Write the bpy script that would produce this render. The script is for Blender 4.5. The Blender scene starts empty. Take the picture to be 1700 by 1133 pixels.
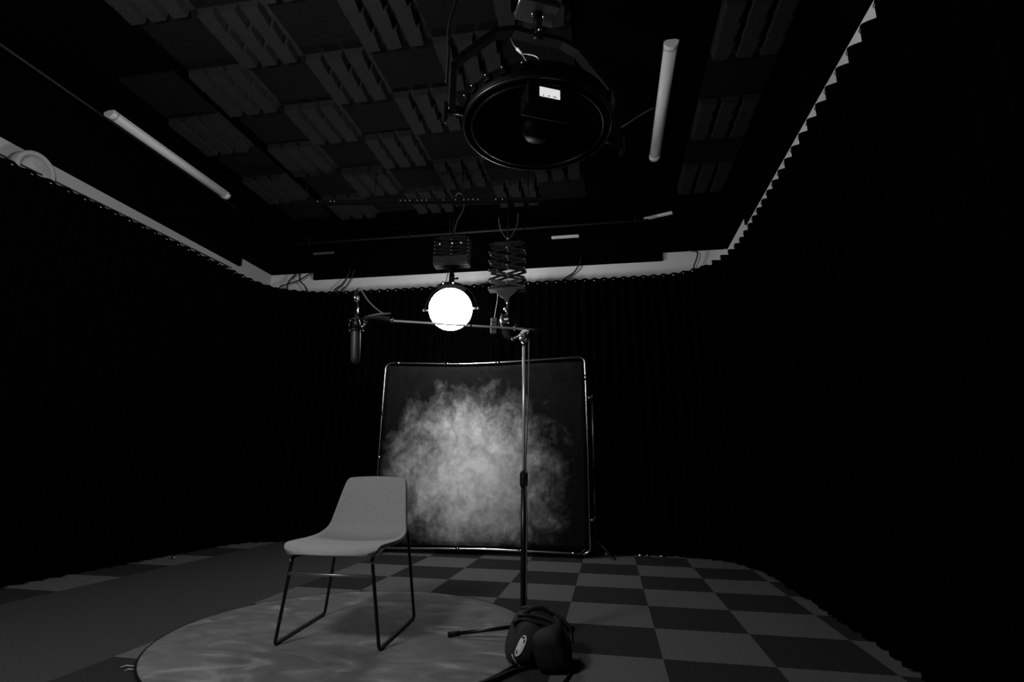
import bpy, bmesh, math, random
from mathutils import Vector, Matrix, Euler

random.seed(7)
S = bpy.context.scene
COL = S.collection
PI = math.pi

# ------------------------------------------------------------------ camera, world, light, exposure
cam_d = bpy.data.cameras.new('camera')
cam = bpy.data.objects.new('camera', cam_d)
COL.objects.link(cam)
cam_d.sensor_width = 36.0
cam_d.lens = 878.13 * 36.0 / 1700.0
cam_d.clip_start = 0.05
YAW, PITCH, ROLL = 0.1797, 0.2331, 0.0108
fwd = Vector((-math.sin(YAW) * math.cos(PITCH), math.cos(YAW) * math.cos(PITCH), math.sin(PITCH)))
rt = Vector((math.cos(YAW), math.sin(YAW), 0))
up = rt.cross(fwd)
r2 = math.cos(ROLL) * rt + math.sin(ROLL) * up
u2 = -math.sin(ROLL) * rt + math.cos(ROLL) * up
cam.matrix_world = Matrix(((r2.x, u2.x, -fwd.x, 0.0), (r2.y, u2.y, -fwd.y, 0.0), (r2.z, u2.z, -fwd.z, 0.874), (0, 0, 0, 1)))
S.camera = cam

w = bpy.data.worlds.new('world')
S.world = w
w.use_nodes = True
w.node_tree.nodes['Background'].inputs['Color'].default_value = (0, 0, 0, 1)
w.node_tree.nodes['Background'].inputs['Strength'].default_value = 0.0

S.view_settings.view_transform = 'Standard'
S.view_settings.look = 'None'
S.view_settings.exposure = 0.0
S.view_settings.gamma = 1.0
S.view_settings.use_curve_mapping = False

GLOBE_STRENGTH = 36.0          # the lit lantern
def studio_lamp(name, loc, watts, radius):
    d = bpy.data.lights.new(name, 'POINT')
    d.energy = watts
    d.shadow_soft_size = radius
    o = bpy.data.objects.new(name, d)
    COL.objects.link(o)
    o.location = loc
    return o
# second studio lamp, hung above and behind the photographer's left shoulder
studio_lamp('key_lamp', (-1.9, 1.02, 2.38), 118.0, 0.22)

# ------------------------------------------------------------------ materials
def mat(name, v, rough=0.6, metal=0.0, spec=0.5):
    m = bpy.data.materials.new(name)
    m.use_nodes = True
    b = m.node_tree.nodes['Principled BSDF']
    b.inputs['Base Color'].default_value = (v, v, v, 1)
    b.inputs['Roughness'].default_value = rough
    b.inputs['Metallic'].default_value = metal
    b.inputs['Specular IOR Level'].default_value = spec
    return m

def nd(m, t, **kw):
    n = m.node_tree.nodes.new(t)
    for k, v in kw.items():
        setattr(n, k, v)
    return n

def ramp(m, stops):
    n = nd(m, 'ShaderNodeValToRGB')
    e = n.color_ramp.elements
    while len(e) < len(stops):
        e.new(0.5)
    for el, (p, v) in zip(e, stops):
        el.position = p
        el.color = (v, v, v, 1)
    return n

def noisy(name, v0, v1, scale, rough=0.8, spec=0.3, bump=0.0, detail=6.0, metal=0.0, lo=0.3, hi=0.7, stretch=(1, 1, 1)):
    m = mat(name, v0, rough, metal, spec)
    L = m.node_tree.links
    tc = nd(m, 'ShaderNodeTexCoord')
    mp = nd(m, 'ShaderNodeMapping')
    mp.inputs['Scale'].default_value = stretch
    nz = nd(m, 'ShaderNodeTexNoise')
    nz.inputs['Scale'].default_value = scale
    nz.inputs['Detail'].default_value = detail
    rp = ramp(m, [(lo, v0), (hi, v1)])
    L.new(tc.outputs['Object'], mp.inputs['Vector'])
    L.new(mp.outputs['Vector'], nz.inputs['Vector'])
    L.new(nz.outputs['Fac'], rp.inputs['Fac'])
    b = m.node_tree.nodes['Principled BSDF']
    L.new(rp.outputs['Color'], b.inputs['Base Color'])
    if bump:
        bp = nd(m, 'ShaderNodeBump')
        bp.inputs['Strength'].default_value = bump
        bp.inputs['Distance'].default_value = 0.01
        L.new(nz.outputs['Fac'], bp.inputs['Height'])
        L.new(bp.outputs['Normal'], b.inputs['Normal'])
    return m

M = {}
M['wall_white'] = noisy('wall_white', 0.84, 0.88, 1.5, 0.8, 0.2)
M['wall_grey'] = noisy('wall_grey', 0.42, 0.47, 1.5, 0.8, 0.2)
M['ceiling_black'] = noisy('ceiling_black', 0.0014, 0.002, 3, 0.95, 0.0)
M['trim_black'] = noisy('trim_black', 0.0012, 0.002, 8, 0.95, 0.0)
M['foam_flat'] = noisy('foam_flat', 0.006, 0.009, 60, 1.0, 0.05, bump=0.3)
M['foam'] = noisy('foam', 0.019, 0.026, 60, 1.0, 0.05, bump=0.3)
M['curtain'] = noisy('curtain', 0.0008, 0.0016, 20, 1.0, 0.0)
M['black_metal'] = noisy('black_metal', 0.004, 0.006, 40, 0.35, 0.0)
M['black_metal'].node_tree.nodes['Principled BSDF'].inputs['Specular IOR Level'].default_value = 0.45
M['lamp_black'] = noisy('lamp_black', 0.0015, 0.0025, 40, 0.5, 0.04)
M['black_paint'] = noisy('black_paint', 0.004, 0.007, 30, 0.5, 0.25)
M['grey_paint'] = noisy('grey_paint', 0.022, 0.032, 30, 0.5, 0.3)
M['black_rubber'] = noisy('black_rubber', 0.005, 0.008, 60, 0.7, 0.2)
M['chrome'] = noisy('chrome', 0.55, 0.62, 30, 0.2, 0.5, metal=1.0)
M['alu'] = noisy('alu', 0.62, 0.70, 25, 0.20, 0.5, metal=1.0)
M['bright_steel'] = noisy('bright_steel', 0.85, 0.9, 25, 0.36, 0.5, metal=0.65)
M['velvet_black'] = noisy('velvet_black', 0.0006, 0.001, 25, 1.0, 0.0)
M['bar_grey'] = noisy('bar_grey', 0.10, 0.12, 25, 0.6, 0.3)
M['dull_metal'] = noisy('dull_metal', 0.5, 0.6, 30, 0.42, 0.5, metal=1.0)
M['label_white'] = noisy('label_white', 0.80, 0.86, 200, 0.6, 0.3)
M['print_black'] = noisy('print_black', 0.01, 0.02, 50, 0.7, 0.2)
M['batten_white'] = noisy('batten_white', 0.88, 0.92, 12, 0.45, 0.4)
M['batten_cap'] = noisy('batten_cap', 0.84, 0.88, 12, 0.4, 0.4)
M['bag'] = noisy('bag', 0.008, 0.016, 25, 0.75, 0.25, bump=0.2)
M['bag_panel'] = noisy('bag_panel', 0.022, 0.034, 25, 0.8, 0.25, bump=0.2)
M['cable'] = noisy('cable', 0.012, 0.018, 80, 0.5, 0.3)
M['cable_grey'] = noisy('cable_grey', 0.10, 0.14, 80, 0.5, 0.3)
M['rug_edge'] = noisy('rug_edge', 0.006, 0.01, 60, 0.9, 0.1)
M['thread'] = noisy('thread', 0.55, 0.65, 60, 0.8, 0.2)
M['mic_grille'] = noisy('mic_grille', 0.018, 0.03, 500, 0.5, 0.4)

# chair cloth: fine woven flecks
m = noisy('chair_cloth', 0.26, 0.40, 230, 0.95, 0.12, bump=0.15, detail=3)
M['chair_cloth'] = m

# rug: mid grey marbled with paler streaks
m = mat('rug_cloth', 0.2, 0.95, 0, 0.1)
L = m.node_tree.links
tc = nd(m, 'ShaderNodeTexCoord')
mp = nd(m, 'ShaderNodeMapping'); mp.inputs['Scale'].default_value = (1.9, 3.4, 1.0); mp.inputs['Rotation'].default_value = (0, 0, -0.6)
n1 = nd(m, 'ShaderNodeTexNoise'); n1.inputs['Scale'].default_value = 1.8; n1.inputs['Detail'].default_value = 5; n1.inputs['Distortion'].default_value = 1.3
n2 = nd(m, 'ShaderNodeTexNoise'); n2.inputs['Scale'].default_value = 260; n2.inputs['Detail'].default_value = 2
rp = ramp(m, [(0.30, 0.125), (0.50, 0.165), (0.60, 0.20), (0.72, 0.32)])
mx = nd(m, 'ShaderNodeMixRGB', blend_type='MULTIPLY'); mx.inputs['Fac'].default_value = 1.0
r3 = ramp(m, [(0.2, 0.8), (0.8, 1.1)])
L.new(tc.outputs['Object'], mp.inputs['Vector']); L.new(mp.outputs['Vector'], n1.inputs['Vector'])
L.new(n1.outputs['Fac'], rp.inputs['Fac']); L.new(tc.outputs['Object'], n2.inputs['Vector']); L.new(n2.outputs['Fac'], r3.inputs['Fac'])
L.new(rp.outputs['Color'], mx.inputs['Color1']); L.new(r3.outputs['Color'], mx.inputs['Color2'])
L.new(mx.outputs['Color'], m.node_tree.nodes['Principled BSDF'].inputs['Base Color'])
M['rug_cloth'] = m

# carpet tiles: half metre squares, dark and light checks, one plain light strip on the left
m = mat('carpet', 0.08, 1.0, 0, 0.05)
L = m.node_tree.links
tc = nd(m, 'ShaderNodeTexCoord')
mp = nd(m, 'ShaderNodeMapping'); mp.inputs['Location'].default_value = (0.279 + 10.0, 0.152 + 10.0, 0.25)
ck = nd(m, 'ShaderNodeTexChecker'); ck.inputs['Scale'].default_value = 2.0
ck.inputs['Color2'].default_value = (0.034, 0.034, 0.034, 1); ck.inputs['Color1'].default_value = (0.135, 0.135, 0.135, 1)
sp = nd(m, 'ShaderNodeSeparateXYZ')
ga = nd(m, 'ShaderNodeMath', operation='GREATER_THAN'); ga.inputs[1].default_value = -3.779
la = nd(m, 'ShaderNodeMath', operation='LESS_THAN'); la.inputs[1].default_value = -2.279
ml = nd(m, 'ShaderNodeMath', operation='MULTIPLY')
mixp = nd(m, 'ShaderNodeMixRGB'); mixp.inputs['Color2'].default_value = (0.060, 0.060, 0.060, 1)
n2 = nd(m, 'ShaderNodeTexNoise'); n2.inputs['Scale'].default_value = 190; n2.inputs['Detail'].default_value = 3
r3 = ramp(m, [(0.28, 0.45), (0.72, 1.5)])
mx = nd(m, 'ShaderNodeMixRGB', blend_type='MULTIPLY'); mx.inputs['Fac'].default_value = 1.0
bp = nd(m, 'ShaderNodeBump'); bp.inputs['Strength'].default_value = 0.5; bp.inputs['Distance'].default_value = 0.01
b = m.node_tree.nodes['Principled BSDF']
L.new(tc.outputs['Object'], mp.inputs['Vector']); L.new(mp.outputs['Vector'], ck.inputs['Vector'])
L.new(tc.outputs['Object'], sp.inputs['Vector']); L.new(sp.outputs['X'], ga.inputs[0]); L.new(sp.outputs['X'], la.inputs[0])
L.new(ga.outputs[0], ml.inputs[0]); L.new(la.outputs[0], ml.inputs[1])
L.new(ml.outputs[0], mixp.inputs['Fac']); L.new(ck.outputs['Color'], mixp.inputs['Color1'])
L.new(tc.outputs['Object'], n2.inputs['Vector']); L.new(n2.outputs['Fac'], r3.inputs['Fac'])
L.new(mixp.outputs['Color'], mx.inputs['Color1']); L.new(r3.outputs['Color'], mx.inputs['Color2'])
L.new(mx.outputs['Color'], b.inputs['Base Color'])
L.new(n2.outputs['Fac'], bp.inputs['Height']); L.new(bp.outputs['Normal'], b.inputs['Normal'])
M['carpet'] = m

# hand-painted backdrop canvas: pale clouded middle, near black border
m = mat('backdrop_paint', 0.3, 0.95, 0, 0.08)
L = m.node_tree.links
tc = nd(m, 'ShaderNodeTexCoord')
mp = nd(m, 'ShaderNodeMapping', vector_type='TEXTURE')
mp.inputs['Location'].default_value = (-0.10, 0.0, 0.77); mp.inputs['Scale'].default_value = (1.12, 1.0, 1.06); mp.inputs['Rotation'].default_value = (0, 0.32, 0)
ln = nd(m, 'ShaderNodeVectorMath', operation='LENGTH')
n1 = nd(m, 'ShaderNodeTexNoise'); n1.inputs['Scale'].default_value = 3.2; n1.inputs['Detail'].default_value = 9; n1.inputs['Roughness'].default_value = 0.62; n1.inputs['Distortion'].default_value = 0.5
n2 = nd(m, 'ShaderNodeTexNoise'); n2.inputs['Scale'].default_value = 14; n2.inputs['Detail'].default_value = 8; n2.inputs['Roughness'].default_value = 0.7
mp2 = nd(m, 'ShaderNodeMapping'); mp2.inputs['Scale'].default_value = (1.05, 1, 0.92); mp2.inputs['Location'].default_value = (2.3, 0.0, 1.7)
a1 = nd(m, 'ShaderNodeMath', operation='MULTIPLY_ADD'); a1.inputs[1].default_value = 0.90; a1.inputs[2].default_value = -0.45
a2 = nd(m, 'ShaderNodeMath', operation='MULTIPLY_ADD'); a2.inputs[1].default_value = 0.38; a2.inputs[2].default_value = -0.19
s1 = nd(m, 'ShaderNodeMath', operation='ADD'); s2 = nd(m, 'ShaderNodeMath', operation='ADD')
rp = ramp(m, [(0.05, 0.95), (0.30, 0.80), (0.48, 0.52), (0.64, 0.24), (0.80, 0.065), (0.95, 0.009)])
L.new(tc.outputs['Object'], mp.inputs['Vector']); L.new(mp.outputs['Vector'], ln.inputs[0])
L.new(tc.outputs['Object'], mp2.inputs['Vector']); L.new(mp2.outputs['Vector'], n1.inputs['Vector']); L.new(mp2.outputs['Vector'], n2.inputs['Vector'])
L.new(n1.outputs['Fac'], a1.inputs[0]); L.new(n2.outputs['Fac'], a2.inputs[0])
L.new(ln.outputs['Value'], s1.inputs[0]); L.new(a1.outputs[0], s1.inputs[1])
L.new(s1.outputs[0], s2.inputs[0]); L.new(a2.outputs[0], s2.inputs[1])
L.new(s2.outputs[0], rp.inputs['Fac'])
n3 = nd(m, 'ShaderNodeTexNoise'); n3.inputs['Scale'].default_value = 8.5; n3.inputs['Detail'].default_value = 7; n3.inputs['Roughness'].default_value = 0.65; n3.inputs['Distortion'].default_value = 0.8
r4 = ramp(m, [(0.30, 0.60), (0.50, 0.95), (0.70, 1.25)])
mx = nd(m, 'ShaderNodeMixRGB', blend_type='MULTIPLY'); mx.inputs['Fac'].default_value = 1.0
L.new(mp2.outputs['Vector'], n3.inputs['Vector']); L.new(n3.outputs['Fac'], r4.inputs['Fac'])
L.new(rp.outputs['Color'], mx.inputs['Color1']); L.new(r4.outputs['Color'], mx.inputs['Color2'])
L.new(mx.outputs['Color'], m.node_tree.nodes['Principled BSDF'].inputs['Base Color'])
M['backdrop_paint'] = m

m = mat('globe_glow', 0.9, 0.6)
b = m.node_tree.nodes['Principled BSDF']
b.inputs['Emission Color'].default_value = (1, 1, 1, 1)
b.inputs['Emission Strength'].default_value = GLOBE_STRENGTH
M['globe_glow'] = m

m = mat('plate_added_glow', 0.6, 0.5)  # white label plate of the round lamp; added emission makes it look brightly lit
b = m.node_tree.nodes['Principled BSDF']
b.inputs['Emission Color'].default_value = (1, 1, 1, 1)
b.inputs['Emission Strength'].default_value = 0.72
M['plate_added_glow'] = m

# ------------------------------------------------------------------ mesh helpers
def V(*a):
    return Vector(a)

def box(bm, c, s, rot=None, bevel=0.0):
    r = bmesh.ops.create_cube(bm, size=1.0)
    vs = r['verts']
    bmesh.ops.scale(bm, vec=s, verts=vs)
    if bevel:
        es = list({e for v in vs for e in v.link_edges})
        g = bmesh.ops.bevel(bm, geom=es, offset=bevel, segments=2, affect='EDGES', profile=0.5)
        vs = list({v for f in g['faces'] for v in f.verts} | {v for v in vs if v.is_valid})
    if rot is not None:
        bmesh.ops.rotate(bm, cent=(0, 0, 0), matrix=rot, verts=vs)
    bmesh.ops.translate(bm, vec=c, verts=vs)
    return vs

def frame_of(t):
    t = t.normalized()
    a = Vector((0, 0, 1)) if abs(t.z) < 0.9 else Vector((1, 0, 0))
    n = t.cross(a).normalized()
    return n, t.cross(n).normalized()

def tube(bm, pts, rad, seg=10, closed=False, caps=True):
    pts = [Vector(p) for p in pts]
    n = len(pts)
    rads = rad if isinstance(rad, (list, tuple)) else [rad] * n
    rings = []
    nrm = None
    for i, p in enumerate(pts):
        if closed:
            t = (pts[(i + 1) % n] - pts[i - 1]).normalized()
        else:
            t = (pts[min(i + 1, n - 1)] - pts[max(i - 1, 0)]).normalized()
        if nrm is None:
            nrm, _ = frame_of(t)
        else:
            nrm = (nrm - t * nrm.dot(t))
            nrm = nrm.normalized() if nrm.length > 1e-6 else frame_of(t)[0]
        bn = t.cross(nrm)
        rings.append([bm.verts.new(p + rads[i] * (math.cos(2 * PI * k / seg) * nrm + math.sin(2 * PI * k / seg) * bn)) for k in range(seg)])
    m_ = n if closed else n - 1
    for i in range(m_):
        a, b_ = rings[i], rings[(i + 1) % n]
        for k in range(seg):
            bm.faces.new((a[k], a[(k + 1) % seg], b_[(k + 1) % seg], b_[k])).smooth = True
    if caps and not closed:
        bm.faces.new(list(reversed(rings[0])))
        bm.faces.new(rings[-1])

def lathe(bm, c, prof, seg=24, axis=None):
    """prof: list of (radius, height) along the axis"""
    c = Vector(c)
    ax = Vector(axis).normalized() if axis is not None else Vector((0, 0, 1))
    n, b_ = frame_of(ax)
    rings = []
    for r, h in prof:
        if r < 1e-6:
            rings.append([bm.verts.new(c + ax * h)])
        else:
            rings.append([bm.verts.new(c + ax * h + r * (math.cos(2 * PI * k / seg) * n + math.sin(2 * PI * k / seg) * b_)) for k in range(seg)])
    for A, B in zip(rings, rings[1:]):
        for k in range(seg):
            k2 = (k + 1) % seg
            if len(A) == 1 and len(B) == 1:
                continue
            if len(A) == 1:
                f = bm.faces.new((A[0], B[k2], B[k]))
            elif len(B) == 1:
                f = bm.faces.new((A[k], A[k2], B[0]))
            else:
                f = bm.faces.new((A[k], A[k2], B[k2], B[k]))
            f.smooth = True
    if len(rings[0]) > 1:
        bm.faces.new(list(reversed(rings[0])))
    if len(rings[-1]) > 1:
        bm.faces.new(rings[-1])

def cyl(bm, a, b_, r, seg=12):
    a, b_ = Vector(a), Vector(b_)
    tube(bm, [a, b_], r, seg)

def ball(bm, c, r, sub=2, scale=(1, 1, 1)):
    g = bmesh.ops.create_icosphere(bm, subdivisions=sub, radius=r)
    bmesh.ops.scale(bm, vec=scale, verts=g['verts'])
    bmesh.ops.translate(bm, vec=c, verts=g['verts'])
    for v in g['verts']:
        for f in v.link_faces:
            f.smooth = True

def spline(pts, n=8, closed=False):
    P = [Vector(p) for p in pts]
    out = []
    N = len(P)
    last = N if closed else N - 1
    for i in range(last):
        if closed:
            p0, p1, p2, p3 = P[i - 1], P[i], P[(i + 1) % N], P[(i + 2) % N]
        else:
            p0, p1, p2, p3 = P[max(i - 1, 0)], P[i], P[i + 1], P[min(i + 2, N - 1)]
        for k in range(n):
            t = k / n
            out.append(0.5 * ((2 * p1) + (p2 - p0) * t + (2 * p0 - 5 * p1 + 4 * p2 - p3) * t * t + (-p0 + 3 * p1 - 3 * p2 + p3) * t ** 3))
    if not closed:
        out.append(P[-1])
    return out

def bend(pts, r, n=6):
    """polyline with rounded corners of radius r"""
    P = [Vector(p) for p in pts]
    out = [P[0]]
    for i in range(1, len(P) - 1):
        a = (P[i - 1] - P[i]).normalized(); b_ = (P[i + 1] - P[i]).normalized()
        s, e = P[i] + a * r, P[i] + b_ * r
        for k in range(n + 1):
            t = k / n
            out.append((1 - t) ** 2 * s + 2 * t * (1 - t) * P[i] + t * t * e)
    out.append(P[-1])
    return out

def obj(name, bm, m, parent=None, off=None, recalc=True):
    if recalc:
        bmesh.ops.recalc_face_normals(bm, faces=bm.faces)
    if off is not None:
        bmesh.ops.translate(bm, vec=-Vector(off), verts=bm.verts)
    me = bpy.data.meshes.new(name)
    bm.to_mesh(me)
    bm.free()
    o = bpy.data.objects.new(name, me)
    me.materials.append(M[m] if isinstance(m, str) else m)
    COL.objects.link(o)
    if parent is not None:
        o.parent = parent
    elif off is not None:
        o.location = off
    return o

def tag(o, label, cat, group=None):
    o['label'] = label
    o['category'] = cat
    if group:
        o['group'] = group
    return o

def thing(name, label, cat, loc=(0, 0, 0), rz=0.0, group=None):
    o = bpy.data.objects.new(name, None)
    o.empty_display_size = 0.1
    COL.objects.link(o)
    o.location = loc
    o.rotation_euler = (0, 0, rz)
    return tag(o, label, cat, group)

def struct(name, bm, m):
    o = obj(name, bm, m)
    o['kind'] = 'structure'
    return o

def NB():
    return bmesh.new()

def copy_tree(o, parent=None):
    c = o.copy()
    COL.objects.link(c)
    if parent is not None:
        c.parent = parent
    for ch in list(o.children):
        copy_tree(ch, c)
    return c

CAMP = Vector((0, 0, 0.874))
def nearer(o, s):
    o.location = CAMP + (Vector(o.location) - CAMP) * s
    o.scale = (s, s, s)
    return o

ORD = ['first', 'second', 'third', 'fourth', 'fifth', 'sixth', 'seventh', 'eighth', 'ninth', 'tenth']

# ------------------------------------------------------------------ room shell
XL, XR, YB, YF, H = -4.50, 1.455, 6.19, -2.6, 3.90
bm = NB(); box(bm, ((XL + XR) / 2, (YB + YF) / 2, -0.05), (XR - XL + 0.4, YB - YF + 0.4, 0.1)); fl = struct('floor', bm, 'carpet')
bm = NB(); box(bm, ((XL + XR) / 2, (YB + YF) / 2, H + 0.05), (XR - XL + 0.4, YB - YF + 0.4, 0.1)); struct('ceiling', bm, 'ceiling_black')
bm = NB(); box(bm, (XL - 0.05, (YB + YF) / 2, H / 2), (0.1, YB - YF + 0.2, H)); struct('wall_left', bm, 'wall_grey')
bm = NB(); box(bm, (XR + 0.05, (YB + YF) / 2, H / 2), (0.1, YB - YF + 0.2, H)); struct('wall_right', bm, 'wall_white')
bm = NB(); box(bm, ((XL + XR) / 2, YB + 0.05, H / 2), (XR - XL, 0.1, H)); struct('wall_back', bm, 'wall_white')
bm = NB(); box(bm, ((XL + XR) / 2, YF - 0.05, H / 2), (XR - XL, 0.1, H)); struct('wall_front', bm, 'ceiling_black')
# above the white strip the walls are black, lower along the middle of each wall than at the back corners
ZC = 3.404
bm = NB(); box(bm, (XL + 0.02, (YB + YF) / 2, (ZC + H) / 2), (0.04, YB - YF, H - ZC)); struct('trim_1', bm, 'trim_black')
bm = NB(); box(bm, ((XL + XR) / 2, YB - 0.02, (ZC + H) / 2), (XR - XL - 0.08, 0.04, H - ZC)); struct('trim_2', bm, 'trim_black')
bm = NB(); box(bm, (XR - 0.01, (YB + YF) / 2, (ZC + H) / 2), (0.02, YB - YF, H - ZC)); struct('trim_3', bm, 'trim_black')
bm = NB(); box(bm, (XL + 0.02, (5.53 + YF) / 2, (3.283 + ZC) / 2), (0.04, 5.53 - YF, ZC - 3.283)); struct('trim_4', bm, 'trim_black')
bm = NB(); box(bm, ((-3.85 + 0.70) / 2, YB - 0.02, (3.297 + ZC) / 2), (4.55, 0.04, ZC - 3.297)); struct('trim_5', bm, 'trim_black')
bm = NB(); box(bm, (XR - 0.01, (5.32 + YF) / 2, (3.30 + ZC) / 2), (0.02, 5.32 - YF, ZC - 3.30)); struct('trim_6', bm, 'trim_black')

# ------------------------------------------------------------------ acoustic foam on the ceiling
GX, GY = -2.666, 3.043
def foam_panel_mesh():
    """three raised ridges, each of three ramped blocks, on a base slab; hangs below z = 0"""
    bm = NB()
    box(bm, (0, 0, -0.0125), (0.5, 0.5, 0.025))
    for i in range(3):
        x0 = -0.25 + i * 0.1667
        rings = []
        for k in range(3):
            for t, wr in ((0.0, 0.146), (1.0, 0.126)):
                y = -0.25 + (k + t * 0.96) * 0.1667
                wl = 0.004 + 0.008 * (1 - t)
                rings.append([bm.verts.new((x0 + wl - 0.002, y, -0.02)), bm.verts.new((x0 + wl + 0.006, y, -0.088)), bm.verts.new((x0 + wr - 0.010, y, -0.088)), bm.verts.new((x0 + wr, y, -0.02))])
        for a, b_ in zip(rings, rings[1:]):
            for q in range(4):
                bm.faces.new((a[q], a[(q + 1) % 4], b_[(q + 1) % 4], b_[q]))
        bm.faces.new(rings[0]); bm.faces.new(list(reversed(rings[-1])))
    bmesh.ops.recalc_face_normals(bm, faces=bm.faces)
    me = bpy.data.meshes.new('foam_panel')
    bm.to_mesh(me); bm.free()
    me.materials.append(M['foam'])
    return me
foam_me = foam_panel_mesh()
bmf = NB()
rows = list(range(4, -5, -1))       # back row first
cells = {}
for j in rows:
    for i in list(range(-1, 5)) + [7, -2]:
        if i == -2 and j < 0:
            continue
        x = GX + 0.5 * (i + 0.5) - (0.14 if i == -2 else 0)
        y = GY + 0.5 * (j + 0.5)
        if (i + j) % 2:
            cells.setdefault(j, []).append((x, y))
        else:
            box(bmf, (x, y, H - 0.012), (0.498, 0.498, 0.024))
flat = struct('trim_7', bmf, 'foam_flat')      # the smooth squares between the ridged panels belong to the ceiling lining
for r_, j in enumerate(rows):
    for c_, (x, y) in enumerate(sorted(cells[j])):
        o = bpy.data.objects.new('foam_panel', foam_me)
        COL.objects.link(o)
        o.location = (x, y, H)
        tag(o, 'ridged dark acoustic foam panel on ceiling, %s row from back, %s from left' % (ORD[r_], ORD[c_]), 'foam panel', 'ridged foam panels on the ceiling')

# ------------------------------------------------------------------ curtains on a rounded rail
ZT = 3.04
path = spline([(p[0], p[1], 0) for p in [(-4.44, -2.2), (-4.40, -0.5), (-4.35, 1.2), (-4.295, 2.72), (-4.24, 3.65), (-4.20, 4.73), (-4.18, 5.20), (-4.15, 5.48), (-4.06, 5.69),
    (-3.83, 5.86), (-3.52, 5.95), (-3.1, 5.965), (-2.2, 5.965), (-1.2, 5.965), (-0.3, 5.96), (0.33, 5.95), (0.80, 5.91), (1.09, 5.72), (1.235, 5.48), (1.317, 5.18), (1.337, 4.8), (1.337, 3.8), (1.337, 2.6), (1.337, 1.0), (1.337, -0.6), (1.337, -2.2)]], 24)
acc = [0.0]
for a, b_ in zip(path, path[1:]):
    acc.append(acc[-1] + (b_ - a).length)
TOTAL = acc[-1]
def at_s(s):
    import bisect
    i = min(max(bisect.bisect_right(acc, s) - 1, 0), len(path) - 2)
    t = (s - acc[i]) / max(acc[i + 1] - acc[i], 1e-9)
    p = path[i].lerp(path[i + 1], t)
    d = (path[i + 1] - path[i]).normalized()
    return p, Vector((d.y, -d.x, 0))       # normal pointing into the room
def s_of(x, y):
    return min(range(len(path)), key=lambda i: (path[i].x - x) ** 2 + (path[i].y - y) ** 2)
S1 = acc[s_of(-4.06, 5.69)]
S2 = acc[s_of(1.09, 5.72)]

def curtain(s0, s1, lam, amp, seed, label, dip, hooks):
    rnd = random.Random(seed)
    n = int((s1 - s0) / (lam / 20))
    zs = [0.012, 0.15, 0.5, 1.0, 1.5, 2.0, 2.5, 2.8, 2.93, 2.985, ZT]
    bm = NB()
    phases = [rnd.uniform(-0.5, 0.5) for _ in range(int((s1 - s0) / lam) + 3)]
    grid = []
    for k in range(n + 1):
        s = s0 + (s1 - s0) * k / n
        p, nr = at_s(s)
        q = (s - s0) / lam
        i = int(q)
        jit = phases[i] * (1 - (q - i)) + phases[i + 1] * (q - i)
        c = math.cos(2 * PI * q)
        env = min(1.0, (s - s0) / 0.06 if s0 > 0 else 1.0, (s1 - s) / 0.06 if s1 < TOTAL else 1.0)
        colv = []
        for z in zs:
            t = 1 - z / ZT
            aa = amp + (0.028 - amp) * min(t * 6, 1) if amp < 0.028 else amp
            off = env * aa * (c * (1 + 0.35 * t) + jit * 1.0 * t * math.sin(2 * PI * q * 0.5 + i) + 0.25 * math.sin(4 * PI * q + jit * 3) * t)
            zz = z - (dip * (1 - c) * 0.5 if z == ZT else 0)
            colv.append(bm.verts.new((p.x + nr.x * off, p.y + nr.y * off, zz)))
        grid.append(colv)
    for a, b_ in zip(grid, grid[1:]):
        for k in range(len(zs) - 1):
            bm.faces.new((a[k], b_[k], b_[k + 1], a[k + 1])).smooth = True
    o = obj('curtain', bm, 'curtain')
    so = o.modifiers.new('thickness', 'SOLIDIFY'); so.thickness = 0.004; so.offset = 0
    tag(o, label, 'curtain', 'black curtains round the studio')
    # hooks at the fold peaks, only where the photo shows them
    h0, h1 = hooks
    k = math.ceil((h0 - s0) / lam)
    first = None
    while s0 + k * lam < h1:
        s = s0 + k * lam
        p, nr = at_s(s)
        c = p + nr * (amp * 1.0 + 0.006) + Vector((0, 0, ZT - 0.030))
        if first is None:
            bmh = NB()
            lathe(bmh, (0, 0, 0), [(0.0, 0.004), (0.006, 0.0035), (0.010, 0.0015), (0.0105, -0.003)], 12, (0, 0, 1))
            first = obj('eyelet', bmh, 'chrome', o)
            e = first
        else:
            e = first.copy(); COL.objects.link(e); e.parent = o
        e.location = c
        e.rotation_euler = Vector((nr.x, nr.y, 0.0)).to_track_quat('Z', 'Y').to_euler()
        k += 1
    return o
curtain(0.0, S1 + 0.004, 0.135, 0.012, 3, 'floor-length black pleated curtain along the left wall', 0.006, (acc[s_of(-4.295, 2.72)], S1 - 0.3))
curtain(S1 - 0.004, S2 + 0.004, 0.112, 0.015, 4, 'floor-length black pleated curtain across the back wall behind the backdrop', 0.005, (S1 + 0.6, S2 - 0.1))
curtain(S2 - 0.004, TOTAL, 0.150, 0.034, 5, 'floor-length black pleated curtain along the right wall', 0.012, (S2 + 0.1, S2 + 3.6))
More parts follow.
